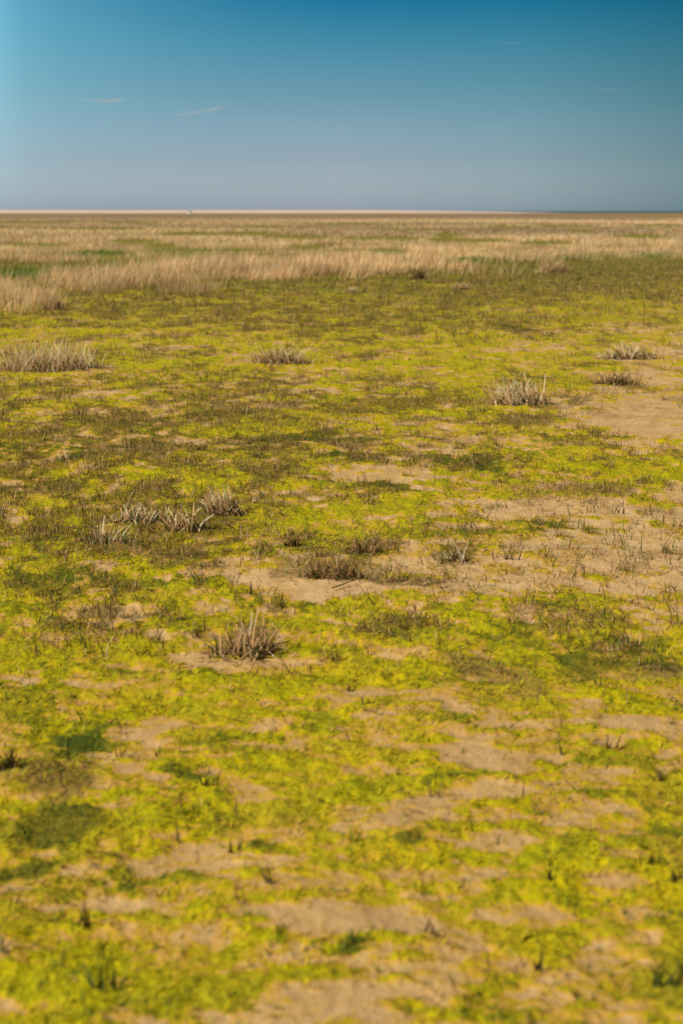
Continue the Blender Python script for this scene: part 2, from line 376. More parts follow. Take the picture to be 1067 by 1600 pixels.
# ------------------------------------------------------------------ ground sheet
ys = np.concatenate([np.linspace(-12, 0.6, 14), 1.0 * np.exp(np.linspace(0, math.log(60), 1500)), 60 * np.exp(np.linspace(0.02, math.log(16000 / 60), 140))])
gcore = np.linspace(-0.36, 0.36, 560)
outer = np.array([0.4, 0.5, 0.7, 1.1, 2, 4, 9, 25, 80])
def rowx(y):
    wy = max(y, 0.8) + 0.4
    xo = np.minimum(outer * wy, 30000 + outer * 100)
    return np.concatenate([-xo[::-1], gcore * wy, xo])
X = np.stack([rowx(y) for y in ys]); Y = np.repeat(ys[:, None], X.shape[1], 1)
x, y = X.ravel(), Y.ravel()
c = cover(x, y)
z = ground_z(x, y, c); z[y < 0] *= 1
nr, nc = X.shape
idx = np.arange(nr * nc).reshape(nr, nc)
q = np.stack([idx[:-1, :-1], idx[:-1, 1:], idx[1:, 1:], idx[1:, :-1]], -1).reshape(-1, 4)
g = mesh_np('ground', np.stack([x, y, z], 1), q, gm, smooth=True)
tag(g, kind='structure')
def setcol(o, nm, r_, g_, b_):
    at = o.data.attributes.new(nm, 'FLOAT_COLOR', 'POINT')
    a = np.ones((len(r_), 4), np.float32); a[:, 0] = r_; a[:, 1] = g_; a[:, 2] = b_
    at.data.foreach_set('color', a.ravel())
setcol(g, 'cover', c['sand'], c['green'], c['brown'])
edge = fbm(x, y, 0.01, 3, 71) * 120
farw = sst(20, 42, y + (c['n3'] - 0.5) * 20)
setcol(g, 'cover_b', farw, sst(230, 330, y + edge), c['turf'])
setcol(g, 'sand_tone', np.clip(c['near'] + 0.5 * efield([(1010, 650, 120, 60, 0), (590, 742, 120, 20, 0)], c['px'], c['py'], c['n1'], 0.5) + 0.8 * (c['n3'] - 0.5), 0, 1), x * 0, x * 0)

# ------------------------------------------------------------------ sea, sandbank
wm, t, b = mat('sea_water')
co = t.nodes.new('ShaderNodeTexCoord').outputs['Object']
b.inputs['Base Color'].default_value = (0.03, 0.06, 0.09, 1); b.inputs['Roughness'].default_value = 0.35
bpn = t.nodes.new('ShaderNodeBump'); bpn.inputs['Strength'].default_value = 0.6; bpn.inputs['Distance'].default_value = 0.5
t.links.new(noise(t, co, 0.2, 4), bpn.inputs['Height']); t.links.new(bpn.outputs[0], b.inputs['Normal'])
v = np.array([(80, 1500, .05), (9000, 1300, .05), (30000, 14000, .05), (-6000, 15500, .05), (-2600, 6000, .05), (-300, 2600, .05)], float)
me = bpy.data.meshes.new('sea'); me.from_pydata(v.tolist(), [], [list(range(6))]); me.materials.append(wm)
sea = bpy.data.objects.new('sea', me); COL.objects.link(sea); tag(sea, kind='structure')

sm_, t, b = mat('bank_sand')
co = t.nodes.new('ShaderNodeTexCoord').outputs['Object']
t.links.new(rgbmix(t, noise(t, co, 0.03, 4), (0.66, 0.50, 0.42), (0.52, 0.38, 0.30)), b.inputs['Base Color']); b.inputs['Roughness'].default_value = 0.9
nx, ny = 220, 9
bx = np.linspace(-2600, 185, nx); V = []
for i, xx in enumerate(bx):
    tap = min(1, (185 - xx) / 160.0) ** 0.7 if xx < 185 else 0
    for j in range(ny):
        u = j / (ny - 1)
        hh = (2.3 + 0.5 * float(vnoise(np.array([xx / 90.0]), np.array([1.5]))[0])) * math.sin(math.pi * u) ** 0.6 * tap if 0 < j < ny - 1 else -0.2
        V.append((xx, 1150 + u * 190 + 40 * math.sin(xx / 300), hh))
idx = np.arange(nx * ny).reshape(nx, ny)
q = np.stack([idx[:-1, :-1], idx[1:, :-1], idx[1:, 1:], idx[:-1, 1:]], -1).reshape(-1, 4)
tag(mesh_np('sandbank', np.array(V), q, sm_, smooth=True), kind='structure')

# ------------------------------------------------------------------ scatter
def scatter(y0, y1, dens, half=0.36, mul=1.0):
    yy = np.linspace(y0, y1, 2000); pdf = dens(yy) * (yy + 0.4) * 2 * half
    cdf = np.concatenate([[0], np.cumsum((pdf[1:] + pdf[:-1]) / 2 * np.diff(yy))])
    n = int(cdf[-1] * mul)
    y = np.interp(rng.uniform(0, cdf[-1], n), cdf, yy)
    x = rng.uniform(-half, half, n) * (y + 0.4)
    return x, y
# beds of tall straw : (cx, cy_base, rx, ry)
def bed_mask(x, y):
    px, py, _ = to_px(x, y)
    n = fbm(x, y, 0.5, 4, 81); nb = fbm(x, y * 0.6, 0.07, 4, 83)
    L = efield([(450,424,250,15,0),(620,418,70,14,0),(900,398,230,9,-2),(1050,394,200,8,0),(15,474,105,18,0),(200,440,120,14,0),(290,457,55,5,0),(150,450,60,10,0),(-80,455,120,20,0)], px, py, n, 0.5)
    L2 = efield([(470,408,240,10,0),(980,384,260,8,0),(150,384,70,5,0),(60,405,90,6,0),(740,402,40,5,0)], px, py, n, 0.7)
    gap = efield([(40,428,85,8,0),(345,399,85,5,0),(600,393,46,3,0),(740,378,70,4,0),(90,399,60,3,0),(735,407,24,3,0),(860,404,120,1.5,-2)], px, py, n, 0.3)
    nb = fbm(x * 0.3, y, 0.09, 5, 83); farm = sst(0.485, 0.54, nb) * sst(48, 58, y)
    GP = [(57,382,55),(152,356,100),(216,375,50),(150,396,70),(294,391,90),(345,398,75),(297,364,60),(24,412,40),(384,364,70),(468,370,70),(539,348,80),(370,391,50),(445,403,45),(552,393,70),
          (596,393,40),(600,372,100),(697,374,40),(697,366,30),(734,375,70),(855,379,50),(791,353,45),(879,351,60),(1027,350,60),(909,360,30),(60,346,90),(420,352,50),(640,357,60),(200,346,60),(1000,368,60),(250,384,30),(480,385,40)]
    gap2 = efield([(a_, b_ + 3, r_, 4.6 if b_ > 360 else 2.6, 0) for a_, b_, r_ in GP], px, py, n, 0.45)
    gap = np.maximum(gap, gap2)
    farm = np.clip(farm, 0, 1) * 0.35 + 0.65 * sst(48, 58, y)
    m = np.maximum(np.maximum(L, L2), farm) * (1 - gap) ** 2
    return m, px, py
def straw_field(name, label, x, y, hmul, cat, base_w, pal=STRAW):
    n = len(x)
    z = ground_z(x, y)
    h = hmul * rng.uniform(0.55, 1.15, n) * (0.75 + 0.5 * vnoise(x * 0.9, y * 0.9, 5))
    wd = base_w * rng.uniform(0.6, 1.4, n)
    az = rng.normal(0.2, 1.3, n); lean = np.abs(rng.normal(0.12, 0.16, n)); bend = rng.uniform(0.0, 0.9, n)
    cb = pick(n, pal, 0.15); tone = 0.78 + 0.5 * fbm(x, y, 0.25, 3, 91)[:, None]
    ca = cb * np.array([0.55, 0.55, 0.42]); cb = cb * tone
    return tag(mesh_np(name, *blades(np.stack([x, y, z], 1), h, wd, az, lean, bend, ca, cb, 3, 0.15)[:2], straw_m,
               None), label, cat, kind='stuff'), None
def build_field(name, label, cat, x, y, h, wd, ca, cb, m, lean=(0.12, 0.16), bend=(0, .9), nseg=3, azc=0.2, azs=1.3, tip=0.15):
    n = len(x); z = ground_z(x, y) - 0.004
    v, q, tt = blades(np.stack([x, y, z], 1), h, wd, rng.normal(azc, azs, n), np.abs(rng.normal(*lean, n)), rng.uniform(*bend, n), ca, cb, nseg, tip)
    return tag(mesh_np(name, v, q, m, tt), label, cat, kind='stuff')

# near beds 26-75 m
x, y = scatter(22, 75, lambda yy: 230 * np.minimum(1, (36 / yy)) ** 1.5)
m, px, py = bed_mask(x, y); keep = rng.uniform(0, 1, len(x)) < m ** 0.8
keep &= (fbm(x, y, 0.9, 4, 85, 0.6) > 0.40)
x, y, px, py = x[keep], y[keep], px[keep], py[keep]
hh = np.where(y < 34, 0.38, np.where(py > 405, 0.38, 0.22)) * rng.uniform(0.4, 1.2, len(x)) * (0.1 + 1.7 * fbm(x, y, 1.0, 4, 5, 0.6))
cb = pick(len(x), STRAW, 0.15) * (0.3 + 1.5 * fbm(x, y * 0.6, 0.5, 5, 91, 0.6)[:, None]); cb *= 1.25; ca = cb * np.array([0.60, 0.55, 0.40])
w_ = rng.uniform(0.005, 0.014, len(x)) * (y / 36) ** 0.7
sets = [('straw_bed', 'reddish straw grass bed with a dark base at the left edge, nearest of the tall beds', (px < 115) & (py > 440)),
        ('straw_bed', 'pale tall straw grass bed running from left of centre to its dark right tip', (px >= 115) & (px < 690) & (py > 400)),
        ('straw_bed', 'pale straw grass bed at right behind the bright green strip', (px >= 690) & (py > 385))]
rest = np.ones(len(x), bool)
for nm, lb, s in sets:
    rest &= ~s
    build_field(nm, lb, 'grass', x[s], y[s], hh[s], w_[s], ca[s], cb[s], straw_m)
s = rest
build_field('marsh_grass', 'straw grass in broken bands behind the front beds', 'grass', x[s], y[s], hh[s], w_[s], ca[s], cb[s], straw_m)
# far marsh 75 - 330 m
x, y = scatter(75, 330, lambda yy: 42 * (75 / yy) ** 1.7)
m, px, py = bed_mask(x, y); keep = rng.uniform(0, 1, len(x)) < m * (1 - sst(250, 330, y)); x, y = x[keep], y[keep]
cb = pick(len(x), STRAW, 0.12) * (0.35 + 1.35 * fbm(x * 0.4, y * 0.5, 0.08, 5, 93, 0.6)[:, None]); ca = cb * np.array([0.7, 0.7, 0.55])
build_field('far_marsh_grass', 'far expanse of straw grass bands reaching towards the horizon', 'grass', x, y,
            rng.uniform(0.12, 0.28, len(x)), 0.035 * (y / 75) * rng.uniform(0.6, 1.4, len(x)), ca, cb, straw_m, nseg=2)
# fresh green grass between beds
x, y = scatter(20, 80, lambda yy: 150 * np.minimum(1, 30 / yy) ** 1.5)
px, py, _ = to_px(x, y); n = fbm(x, y, 0.6, 3, 87)
mk = efield([(40,430,95,7,0),(160,396,40,3,0),(735,409,30,4,0),(870,406,130,3,-2),(1040,400,80,3,0),(100,400,70,3,0),(340,402,60,3,0),(590,396,20,3,0),(90,350,40,2,0),(600,352,80,2,0)], px, py, n, 0.5)
keep = rng.uniform(0, 1, len(x)) < mk; x, y = x[keep], y[keep]
cb = pick(len(x), [(0.13,0.26,0.03),(0.17,0.30,0.035),(0.10,0.19,0.025)]); 
build_field('green_grass', 'bright green short grass in the gaps of the straw beds', 'grass', x, y, rng.uniform(0.1, 0.24, len(x)), rng.uniform(0.008, 0.02, len(x)), cb * 0.6, cb, straw_m, nseg=2)

# olive/brown short turf 8 - 45 m and stubble everywhere
x, y = scatter(2.0, 48, lambda yy: 1300 * np.minimum(1, (7 / yy)) ** 1.3)
c = cover(x, y)
dens = 0.06 + c['turf'] * (0.25 + 0.75 * sst(0.42, 0.62, c['cl2']))
dens = np.maximum(dens, 0.35 * c['brown'])
midr = efield([(880,850,260,110,0),(520,880,130,45,0)], c['px'], c['py'], c['n3'], 0.5)
dens = np.maximum(dens, 0.16 * midr * (0.6 + 2.6 * sst(0.45, 0.62, c['cl2'])))
dens = np.where(c['py'] > 1060, np.maximum(0.012, dens * c['strips']), dens)
bare = efield([(1010,662,90,36,8),(590,742,90,13,0),(480,930,80,14,-4)], c['px'], c['py'], c['n1'], 0.5)
dens *= (1 - 0.95 * bare)
keep = rng.uniform(0, 1, len(x)) < dens
x, y = x[keep], y[keep]; c = {k: v[keep] for k, v in c.items()}; n = len(x)
kk = rng.integers(1, 7, n); sel = np.repeat(np.arange(n), kk); n = len(sel)
sp = 0.012 * (1 + y[sel] / 12)
x = x[sel] + rng.normal(0, 1, n) * sp; y = y[sel] + rng.normal(0, 1, n) * sp; c = {k: v[sel] for k, v in c.items()}
h = rng.gamma(3.0, 0.010, n) + 0.010; h *= 1 + 0.7 * sst(10, 25, y); h = np.minimum(h, 0.13)
wd = rng.uniform(0.002, 0.0055, n) * (1 + 0.9 * sst(8, 40, y) + 0.9 * sst(20, 40, y))
cb = pick(n, OLD + [(0.46,0.29,0.13),(0.38,0.22,0.08),(0.30,0.17,0.06),(0.55,0.37,0.19)], 0.2)
gsel = rng.uniform(0, 1, n) < 0.28; cb[gsel] = pick(int(gsel.sum()), GRN + [(0.16,0.17,0.02)])
lay = rng.uniform(0, 1, n) < 0.25
lean = np.abs(rng.normal(0.25, 0.3, n)); lean[lay] = rng.uniform(1.1, 1.5, int(lay.sum()))
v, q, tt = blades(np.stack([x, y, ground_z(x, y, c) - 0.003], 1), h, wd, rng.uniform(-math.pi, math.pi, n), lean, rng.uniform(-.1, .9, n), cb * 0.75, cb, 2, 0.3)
tag(mesh_np('grass_stubble', v, q, stub_m, tt), 'short brown and olive dead grass stubble scattered through the algae', 'grass', kind='stuff')
print('stubble', n)

# algae threads : low fuzz lying on the mat
x, y = scatter(2.0, 14, lambda yy: 6000 * np.minimum(1, (4.0 / yy)) ** 1.4)
c = cover(x, y)
keep = rng.uniform(0, 1, len(x)) < (1 - c['sand']) * (0.35 + 0.65 * sst(0.42, 0.6, fbm(x, y, 11, 2, 47)))
x, y = x[keep], y[keep]; c = {k: v[keep] for k, v in c.items()}; n = len(x)
cb = pick(n, ALG, 0.15); gr = (rng.uniform(0, 1, n) < c['green'])[:, None]; cb = np.where(gr, cb * np.array([0.35, 0.5, 1.2]), cb)
h = rng.uniform(0.008, 0.034, n)
v, q, tt = blades(np.stack([x, y, ground_z(x, y, c) - 0.001], 1), h, rng.uniform(0.002, 0.006, n), rng.normal(0.3, 1.2, n), rng.uniform(0.5, 1.3, n), rng.uniform(0, .6, n), cb * 0.85, cb, 2, 0.25)
tag(mesh_np('algae_fuzz', v, q, alg_m, tt), 'yellow-green algae threads matted over the sand', 'algae', kind='stuff')
print('algae', n)
# loose bits of dead stem lying about
x, y = scatter(2.0, 18, lambda yy: 800 * np.minimum(1, (6 / yy)) ** 1.3)
c = cover(x, y)
midr = efield([(880,850,260,120,0),(520,890,150,50,0)], c['px'], c['py'], c['n3'], 0.5)
keep = rng.uniform(0, 1, len(x)) < np.clip(0.10 + 0.5 * c['turf'] + 0.5 * midr * sst(0.4, 0.6, c['cl2']) + 0.4 * c['brown'], 0, 1) * np.where(c['py'] > 1060, 0.35, 1)
x, y = x[keep], y[keep]; c = {k: v[keep] for k, v in c.items()}; n = len(x)
cb = pick(n, OLD + [(0.46,0.29,0.13),(0.34,0.2,0.08)], 0.2)
v, q, tt = blades(np.stack([x, y, ground_z(x, y, c) + 0.004], 1), rng.gamma(3, 0.012, n) + 0.008, rng.uniform(0.002, 0.006, n), rng.uniform(-math.pi, math.pi, n), rng.uniform(1.2, 1.55, n), rng.uniform(-.1, .15, n), cb, cb, 2, 0.6)
tag(mesh_np('fallen_stems', v, q, stub_m, tt), 'small broken bits of dead brown stem strewn over sand and algae', 'litter', kind='stuff')
print('bits', n)

# ------------------------------------------------------------------ tufts : each one a thing standing on the flat
def tuft(name, label, px, py, wpx, hpx, n, pal=PALE, green=0.25, litter=1.0, wd=(0.006, 0.013), lean=(0.2, 0.22), depth=0.45, azb=None, group='dead grass tufts on the algae flat', kinkp=0.45, parts=True, dark=0.2):
    gx, gy, dep = ground_pt(px, py)
    W = wpx * dep / F; H = hpx * dep / F
    gz = float(ground_z(np.array([gx]), np.array([gy]))[0])
    root = thing(name, label, 'grass tuft', (gx, gy, gz), group)
    def pts(k, spread=1.0):
        a = rng.uniform(0, 2 * math.pi, k); r = np.sqrt(rng.uniform(0, 1, k)) * spread
        cx_ = r * np.cos(a) * W / 2; cy_ = r * np.sin(a) * W / 2 * depth
        # clumping
        nc_ = max(3, int(W / 0.06)); cc = rng.uniform(-1, 1, (nc_, 2)) * np.array([W / 2 * 0.85, W / 2 * depth * 0.8])
        j = rng.integers(0, nc_, k); t_ = 0.35
        cx_ = cx_ * (1 - t_) + cc[j, 0] * t_; cy_ = cy_ * (1 - t_) + cc[j, 1] * t_
        z_ = ground_z(gx + cx_, gy + cy_) - gz - 0.006
        return cx_, cy_, z_
    def setup(k, hs, pal_, wmul=1.0, spread=1.0, lean_=lean, kp=kinkp, b0=1.1):
        cx_, cy_, z_ = pts(k, spread)
        az = np.arctan2(cy_, cx_) + rng.normal(0, 1.9, k) if azb is None else rng.normal(azb, 1.1, k)
        env = 1 - 0.45 * (np.abs(cx_) / (W / 2)) ** 2
        h = H * hs * np.where(rng.uniform(0, 1, k) < 0.12, rng.uniform(0.85, 1.12, k), rng.uniform(0.25, 0.9, k)) * env
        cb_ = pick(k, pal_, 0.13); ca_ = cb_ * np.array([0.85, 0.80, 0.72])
        kink = np.where(rng.uniform(0, 1, k) < kp, rng.uniform(0.5, 1.9, k), 0.0)
        return blades(np.stack([cx_, cy_, z_], 1), h, rng.uniform(*wd, k) * wmul, az, np.abs(rng.normal(*lean_, k)), rng.uniform(0, b0, k), ca_, cb_, 5, rng.choice([0.15, 0.5]), True, kink=kink)
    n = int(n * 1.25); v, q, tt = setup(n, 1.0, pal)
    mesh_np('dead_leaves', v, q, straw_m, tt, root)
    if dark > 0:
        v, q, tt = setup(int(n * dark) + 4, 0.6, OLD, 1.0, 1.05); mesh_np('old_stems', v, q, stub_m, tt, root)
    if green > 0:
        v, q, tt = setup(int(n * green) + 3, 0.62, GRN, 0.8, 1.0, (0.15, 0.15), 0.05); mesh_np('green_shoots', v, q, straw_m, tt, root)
    if litter > 0:
        k = int(n * litter)
        v, q, tt = setup(k, 0.4, [(0.24,0.15,0.07),(0.16,0.10,0.045),(0.40,0.28,0.16)], 0.8, 1.25, (1.25, 0.2), 0.1, 0.3)
        mesh_np('fallen_litter', v, q, stub_m, tt, root)
    return root
T = 'grass_tuft'
tuft(T, 'wide pale bleached grass tuft at the left edge, largest of the near tufts', 72, 578, 190, 60, 760, green=0.25, wd=(0.006, 0.014), lean=(0.3, 0.25), depth=0.5, dark=0.05)
tuft(T, 'lone low tan grass tuft with one taller blade, in yellow algae left of centre', 438, 567, 112, 36, 380, wd=(0.006, 0.012), green=0.25, pal=PALE + STRAW)
tuft(T, 'pale bent grass tuft above the brown litter patch, right of centre', 812, 634, 116, 54, 300, wd=(0.008, 0.016), lean=(0.4, 0.25), green=0.1, azb=2.6, dark=0.1)
tuft(T, 'small pale leaning grass tuft behind a dark-based tuft near the right edge', 985, 560, 112, 34, 320, wd=(0.009, 0.018), green=0.2, lean=(0.45, 0.25), azb=2.6, depth=0.3)
tuft(T, 'low dark-based brown grass tuft on bare sand near the right edge', 962, 602, 88, 28, 170, pal=OLD + STRAW, dark=1.2, green=0.3, wd=(0.006, 0.013))
tuft(T, 'upright stubbed grass tuft with thick stems on a bare sand ring, nearest of the tufts', 378, 1022, 134, 84, 80, pal=STRAW[:4] + [(0.5,0.33,0.17)], wd=(0.0055, 0.012), lean=(0.22, 0.25), green=0.15, litter=2, depth=0.65, kinkp=0.3, dark=0.45)
tuft(T, 'pale ashen cluster of stiff broken stems at the right end of the stubble row', 352, 802, 76, 50, 150, wd=(0.008, 0.014), lean=(0.32, 0.2), green=0.1, azb=2.8, depth=0.5, kinkp=0.05, dark=0.7)
tuft(T, 'pair of split pale stem bundles in the middle of the stubble row', 290, 830, 80, 54, 70, wd=(0.007, 0.013), lean=(0.3, 0.25), green=0.3, depth=0.5, dark=0.8)
tuft(T, 'thin grey-tan stubble strip left of the split bundles', 222, 814, 116, 40, 130, wd=(0.006, 0.011), green=0.4, depth=0.4, dark=0.8)
tuft(T, 'sparse upright pale stems at the left end of the stubble row', 165, 846, 100, 46, 54, wd=(0.006, 0.011), green=0.5, depth=0.5, dark=0.9, lean=(0.12, 0.12))
tuft(T, 'inverted V of two pale broken stems right of the ashen cluster', 397, 790, 14, 28, 5, wd=(0.008, 0.011), green=0, litter=0, lean=(0.4, 0.1), dark=0.3)
tuft(T, 'brown curled stubble clump right of the brown litter mat', 455, 858, 34, 28, 46, pal=OLD + STRAW[3:], wd=(0.006, 0.010), green=0.1, depth=0.6, dark=0.4)
tuft(T, 'long low brown stubble strip on the pale sand at the centre', 520, 905, 140, 38, 190, pal=OLD + STRAW[2:], wd=(0.005, 0.010), green=0.1, depth=0.4, dark=0.5)
tuft(T, 'russet brown stubble cluster just behind the long stubble strip', 565, 868, 76, 34, 100, pal=OLD + STRAW[3:], wd=(0.005, 0.009), green=0.05, depth=0.6, dark=0.3)
tuft(T, 'brown grass clump with two long white crossed blades, right of centre', 718, 876, 44, 34, 44, pal=OLD + STRAW[2:] + PALE[:1], wd=(0.005, 0.010), green=0.3, depth=0.6, dark=0.4)
tuft(T, 'pale fan of thin stems in dark stubble at the upper left', 105, 722, 26, 24, 20, wd=(0.006, 0.010), green=0.2, depth=0.4, lean=(0.35, 0.2), dark=0.6)
tuft(T, 'rounded straw clump standing alone in front of the right-hand bed', 865, 426, 60, 30, 300, pal=STRAW, wd=(0.014, 0.03), green=0.1, depth=0.6, lean=(0.35, 0.25))
tuft(T, 'small straw clump left of the bright green strip before the far bed', 727, 421, 40, 18, 120, pal=STRAW, wd=(0.014, 0.03), green=0.1, depth=0.5)
tuft(T, 'small low tan clump on olive turf below the right-hand bed', 719, 454, 34, 18, 120, pal=PALE + STRAW, wd=(0.012, 0.02), green=0.1, depth=0.6)
tuft(T, 'tiny pale clump just below the middle of the long straw bed', 550, 456, 24, 12, 70, pal=PALE, wd=(0.012, 0.02), green=0.1, depth=0.5)
tuft(T, 'dark olive rush clump at the right end of the reddish left bed', 83, 484, 42, 26, 240, pal=OLD + STRAW[3:], wd=(0.010, 0.02), green=0.5, depth=0.6, dark=0.3)
tuft(T, 'dark brown clump closing the right tip of the long straw bed', 655, 437, 30, 22, 160, pal=OLD + STRAW[3:], wd=(0.012, 0.022), green=0.3, depth=0.6, dark=0.6)
tuft(T, 'sandy brown low tuft with thick cut stems at the left edge, low in the picture', 10, 1205, 60, 50, 40, pal=OLD + DARK, wd=(0.006, 0.011), green=0.4, depth=0.5, dark=0.6)

# long pale blade pair and arched green shoot by the crossed-blade clump
def stems(name, label, cat, px, py, spec, m, group=None):
    """spec rows: (dx px, height px, azimuth, lean, bend, width m, colour)"""
    gx, gy, dep = ground_pt(px, py); gz = float(ground_z(np.array([gx]), np.array([gy]))[0])
    s = dep / F; k = len(spec); a = np.array([r[:6] for r in spec], float); colr = np.array([r[6] for r in spec])
    base = np.stack([a[:, 0] * s, rng.uniform(-0.006, 0.006, k), np.full(k, -0.006)], 1)
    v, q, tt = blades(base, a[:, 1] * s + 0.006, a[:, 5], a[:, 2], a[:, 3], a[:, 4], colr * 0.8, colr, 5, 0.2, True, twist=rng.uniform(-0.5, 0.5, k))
    o = mesh_np(name, v, q, m, tt); o.location = (gx, gy, gz)
    return tag(o, label, cat, group)
PC = (0.66, 0.54, 0.40); DK = (0.085, 0.065, 0.025); GD = (0.10, 0.13, 0.025); GL = (0.22, 0.32, 0.03); BR = (0.20, 0.13, 0.05)
stems('dead_blade', 'two long white dead blades crossing over a brown clump', 'grass blade', 722, 880, [(6, 48, 2.7, 0.5, 0.1, .007, PC), (-3, 40, 0.3, 0.15, 0.3, .006, PC)], straw_m)
stems('green_shoot', 'arched bright green shoot left of the crossed white blades', 'grass shoot', 683, 880, [(0, 46, 0.1, 0.0, 1.8, .008, GL), (8, 22, 2.0, .1, .1, .007, GD)], straw_m)

# sprouts in the foreground, each standing where the photo shows one
G = 'dark grass sprouts in the foreground algae'
def sprout(label, px, py, hpx, k=3, colr=DK, wide=14, w0=0.0045, m=stub_m):
    spec = [(rng.uniform(-wide / 2, wide / 2), hpx * (1 if i == 0 else rng.uniform(0.35, 0.9)), rng.uniform(-3.1, 3.1), abs(rng.normal(0.22, 0.22)), rng.uniform(-0.2, 0.8), w0 * rng.uniform(.8, 1.3), colr) for i in range(k)]
    return stems('grass_sprout', label, 'grass sprout', px, py, spec, m, G)
sprout('thick single dark curved sprout on yellow algae, upper right of the foreground', 877, 1190, 26, 2, DK, 8, .008)
sprout('bushy dark sprout cluster beside pale sand at right', 955, 1180, 32, 8, DK, 34, .006)
sprout('three dark sprouts in a row near the right edge', 1033, 1230, 26, 5, DK, 34, .006)
sprout('forked brown sprout with a dark foot, centre right', 680, 1256, 34, 4, BR, 16)
sprout('thin leaning sprout on tan sand, right of centre', 818, 1258, 30, 2, BR, 6)
sprout('leaning pair of brown sprouts in front of the thin leaning one', 838, 1288, 32, 3, BR, 14)
sprout('short stout dark sprout on the pinkish sand at right', 860, 1390, 32, 3, DK, 6, .008)
sprout('low brown sprout cluster in the sandy algae at right', 918, 1385, 34, 6, BR, 60)
sprout('row of dark sprouts on an algae hump near the right edge', 1014, 1372, 28, 6, DK, 36)
sprout('very dark clump of sprouts at the right border', 1058, 1392, 36, 8, DK, 20, .007)
sprout('dark pair of sprouts casting a long shadow on bare sand', 684, 1478, 36, 4, BR, 22, .007)
sprout('single brown sprout left of the pair on bare sand', 664, 1466, 30, 1, BR, 4, .009)
sprout('tall dark sprout at the edge of a sandy patch, low right', 840, 1530, 44, 3, DK, 12, .008)
sprout('green-black thicket of blades in the bottom right corner', 1040, 1560, 56, 12, GD, 50, .008)
sprout('tiny dark stump on algae near the bottom right', 901, 1573, 16, 4, DK, 8, .01)
sprout('tall thin dark sprout on pale sand, lower left', 208, 1385, 54, 2, DK, 6, .006)
sprout('leaning brown sprout left of the lower middle', 375, 1425, 44, 4, BR, 16)
sprout('dark V of two sprouts in bright algae, left of the middle', 362, 1336, 34, 5, DK, 22, .006)
sprout('dark sprout with a knotted foot left of the centre line', 428, 1392, 44, 6, DK, 18, .006)
sprout('dark spiky tuft in the lower left foreground', 168, 1560, 52, 10, GD, 40, .007)
sprout('leaning dark stems with a shadow at the lower left', 130, 1455, 48, 5, DK, 26, .007)
sprout('thin dark upright sprout near the left border', 20, 1420, 50, 2, DK, 8)
sprout('dark sprout pair by the blue-green patch at the left border', 8, 1500, 50, 5, GD, 20)
sprout('small dark clump of sprouts between algae humps, left of centre', 328, 1238, 40, 7, DK, 24, .006)
sprout('curved brown sprout on sandy slope, left', 188, 1180, 44, 4, BR, 18)
sprout('straight brown sprout on the orange sand, upper left foreground', 128, 1125, 30, 2, DK, 6)
sprout('short dark sprout pair right of the orange sand', 248, 1185, 26, 3, DK, 14)
sprout('dark twiggy sprout on algae beyond the sandy strip, left of centre', 272, 1320, 40, 4, BR, 22)
sprout('pale green blade rising from the algae at the lower centre', 554, 1330, 40, 2, GL, 6, .006, straw_m)
sprout('thin pale green blade on tan sand, right of the lower centre', 741, 1312, 34, 1, GL, 4, .006, straw_m)
sprout('slim dark sprout between algae and sand, bottom centre', 552, 1490, 40, 3, DK, 16)
sprout('small brown sprout near the bottom, left of centre', 425, 1500, 34, 3, DK, 12)
sprout('dark fleck of sprouts on the algae ridge at centre left', 545, 1085, 18, 5, DK, 16, .007)
sprout('dark low sprout beside the sandy streak at centre', 580, 1112, 16, 6, DK, 36, .007)
sprout('thin brown sprout behind the sandy streak, right of centre', 795, 1150, 30, 2, BR, 6)
sprout('small upright dark sprout at mid right', 933, 1090, 26, 3, DK, 8)
sprout('leaning sprout pair on yellow algae at the left, mid height', 180, 940, 30, 4, DK, 16)
sprout('long olive blade leaning right on the algae, left of the near tuft', 215, 945, 40, 2, (0.16,0.17,0.03), 6, .006)
sprout('brown lone stick in the pale sand above the near tuft', 440, 942, 20, 1, DK, 2, .008)
sprout('dark thick stub beside the leaning stick above the near tuft', 392, 932, 22, 4, DK, 10, .009)
sprout('single dark stick at the centre below the long stubble strip', 585, 948, 26, 1, DK, 3, .008)
sprout('dark twisted sprout at mid right on pale sand', 965, 802, 24, 6, DK, 22, .006)
sprout('small dark forked sprout right of the crossed blades', 800, 875, 24, 6, DK, 20, .006)
sprout('dark green sprout by the sand patch at upper centre', 777, 695, 18, 3, GD, 8, .006)

# fallen dark stick by the long stubble strip
def limb(name, label, px, py, ln, az, r0, colr):
    gx, gy, dep = ground_pt(px, py); gz = float(ground_z(np.array([gx]), np.array([gy]))[0])
    K, S = 9, 6; V = []
    for i in range(K):
        u = i / (K - 1); s = (u - .5) * ln; rr = r0 * (1 - .5 * u)
        ax, ay = s * math.cos(az) + .004 * math.sin(u * 5), s * math.sin(az) + .004 * math.cos(u * 4)
        for j in range(S):
            a = 2 * math.pi * j / S
            V.append((ax - math.sin(az) * rr * math.cos(a), ay + math.cos(az) * rr * math.cos(a), 0.012 + .012 * u + rr * math.sin(a)))
    q = [(i * S + j, i * S + (j + 1) % S, (i + 1) * S + (j + 1) % S, (i + 1) * S + j) for i in range(K - 1) for j in range(S)]
    o = mesh_np(name, np.array(V), np.array(q), stub_m, np.tile(np.array(colr), (len(V), 1)), smooth=True); o.location = (gx, gy, gz)
    return tag(o, label, 'stick')
limb('fallen_stem', 'dark fallen stem slanting across the sand below the long stubble strip', 548, 918, 0.26, 0.9, .003, (0.13, 0.09, 0.035))
limb('fallen_stem', 'dark stem lying right of the inverted V of pale stems', 354, 825, 0.16, -1.1, .004, (0.13, 0.09, 0.04))

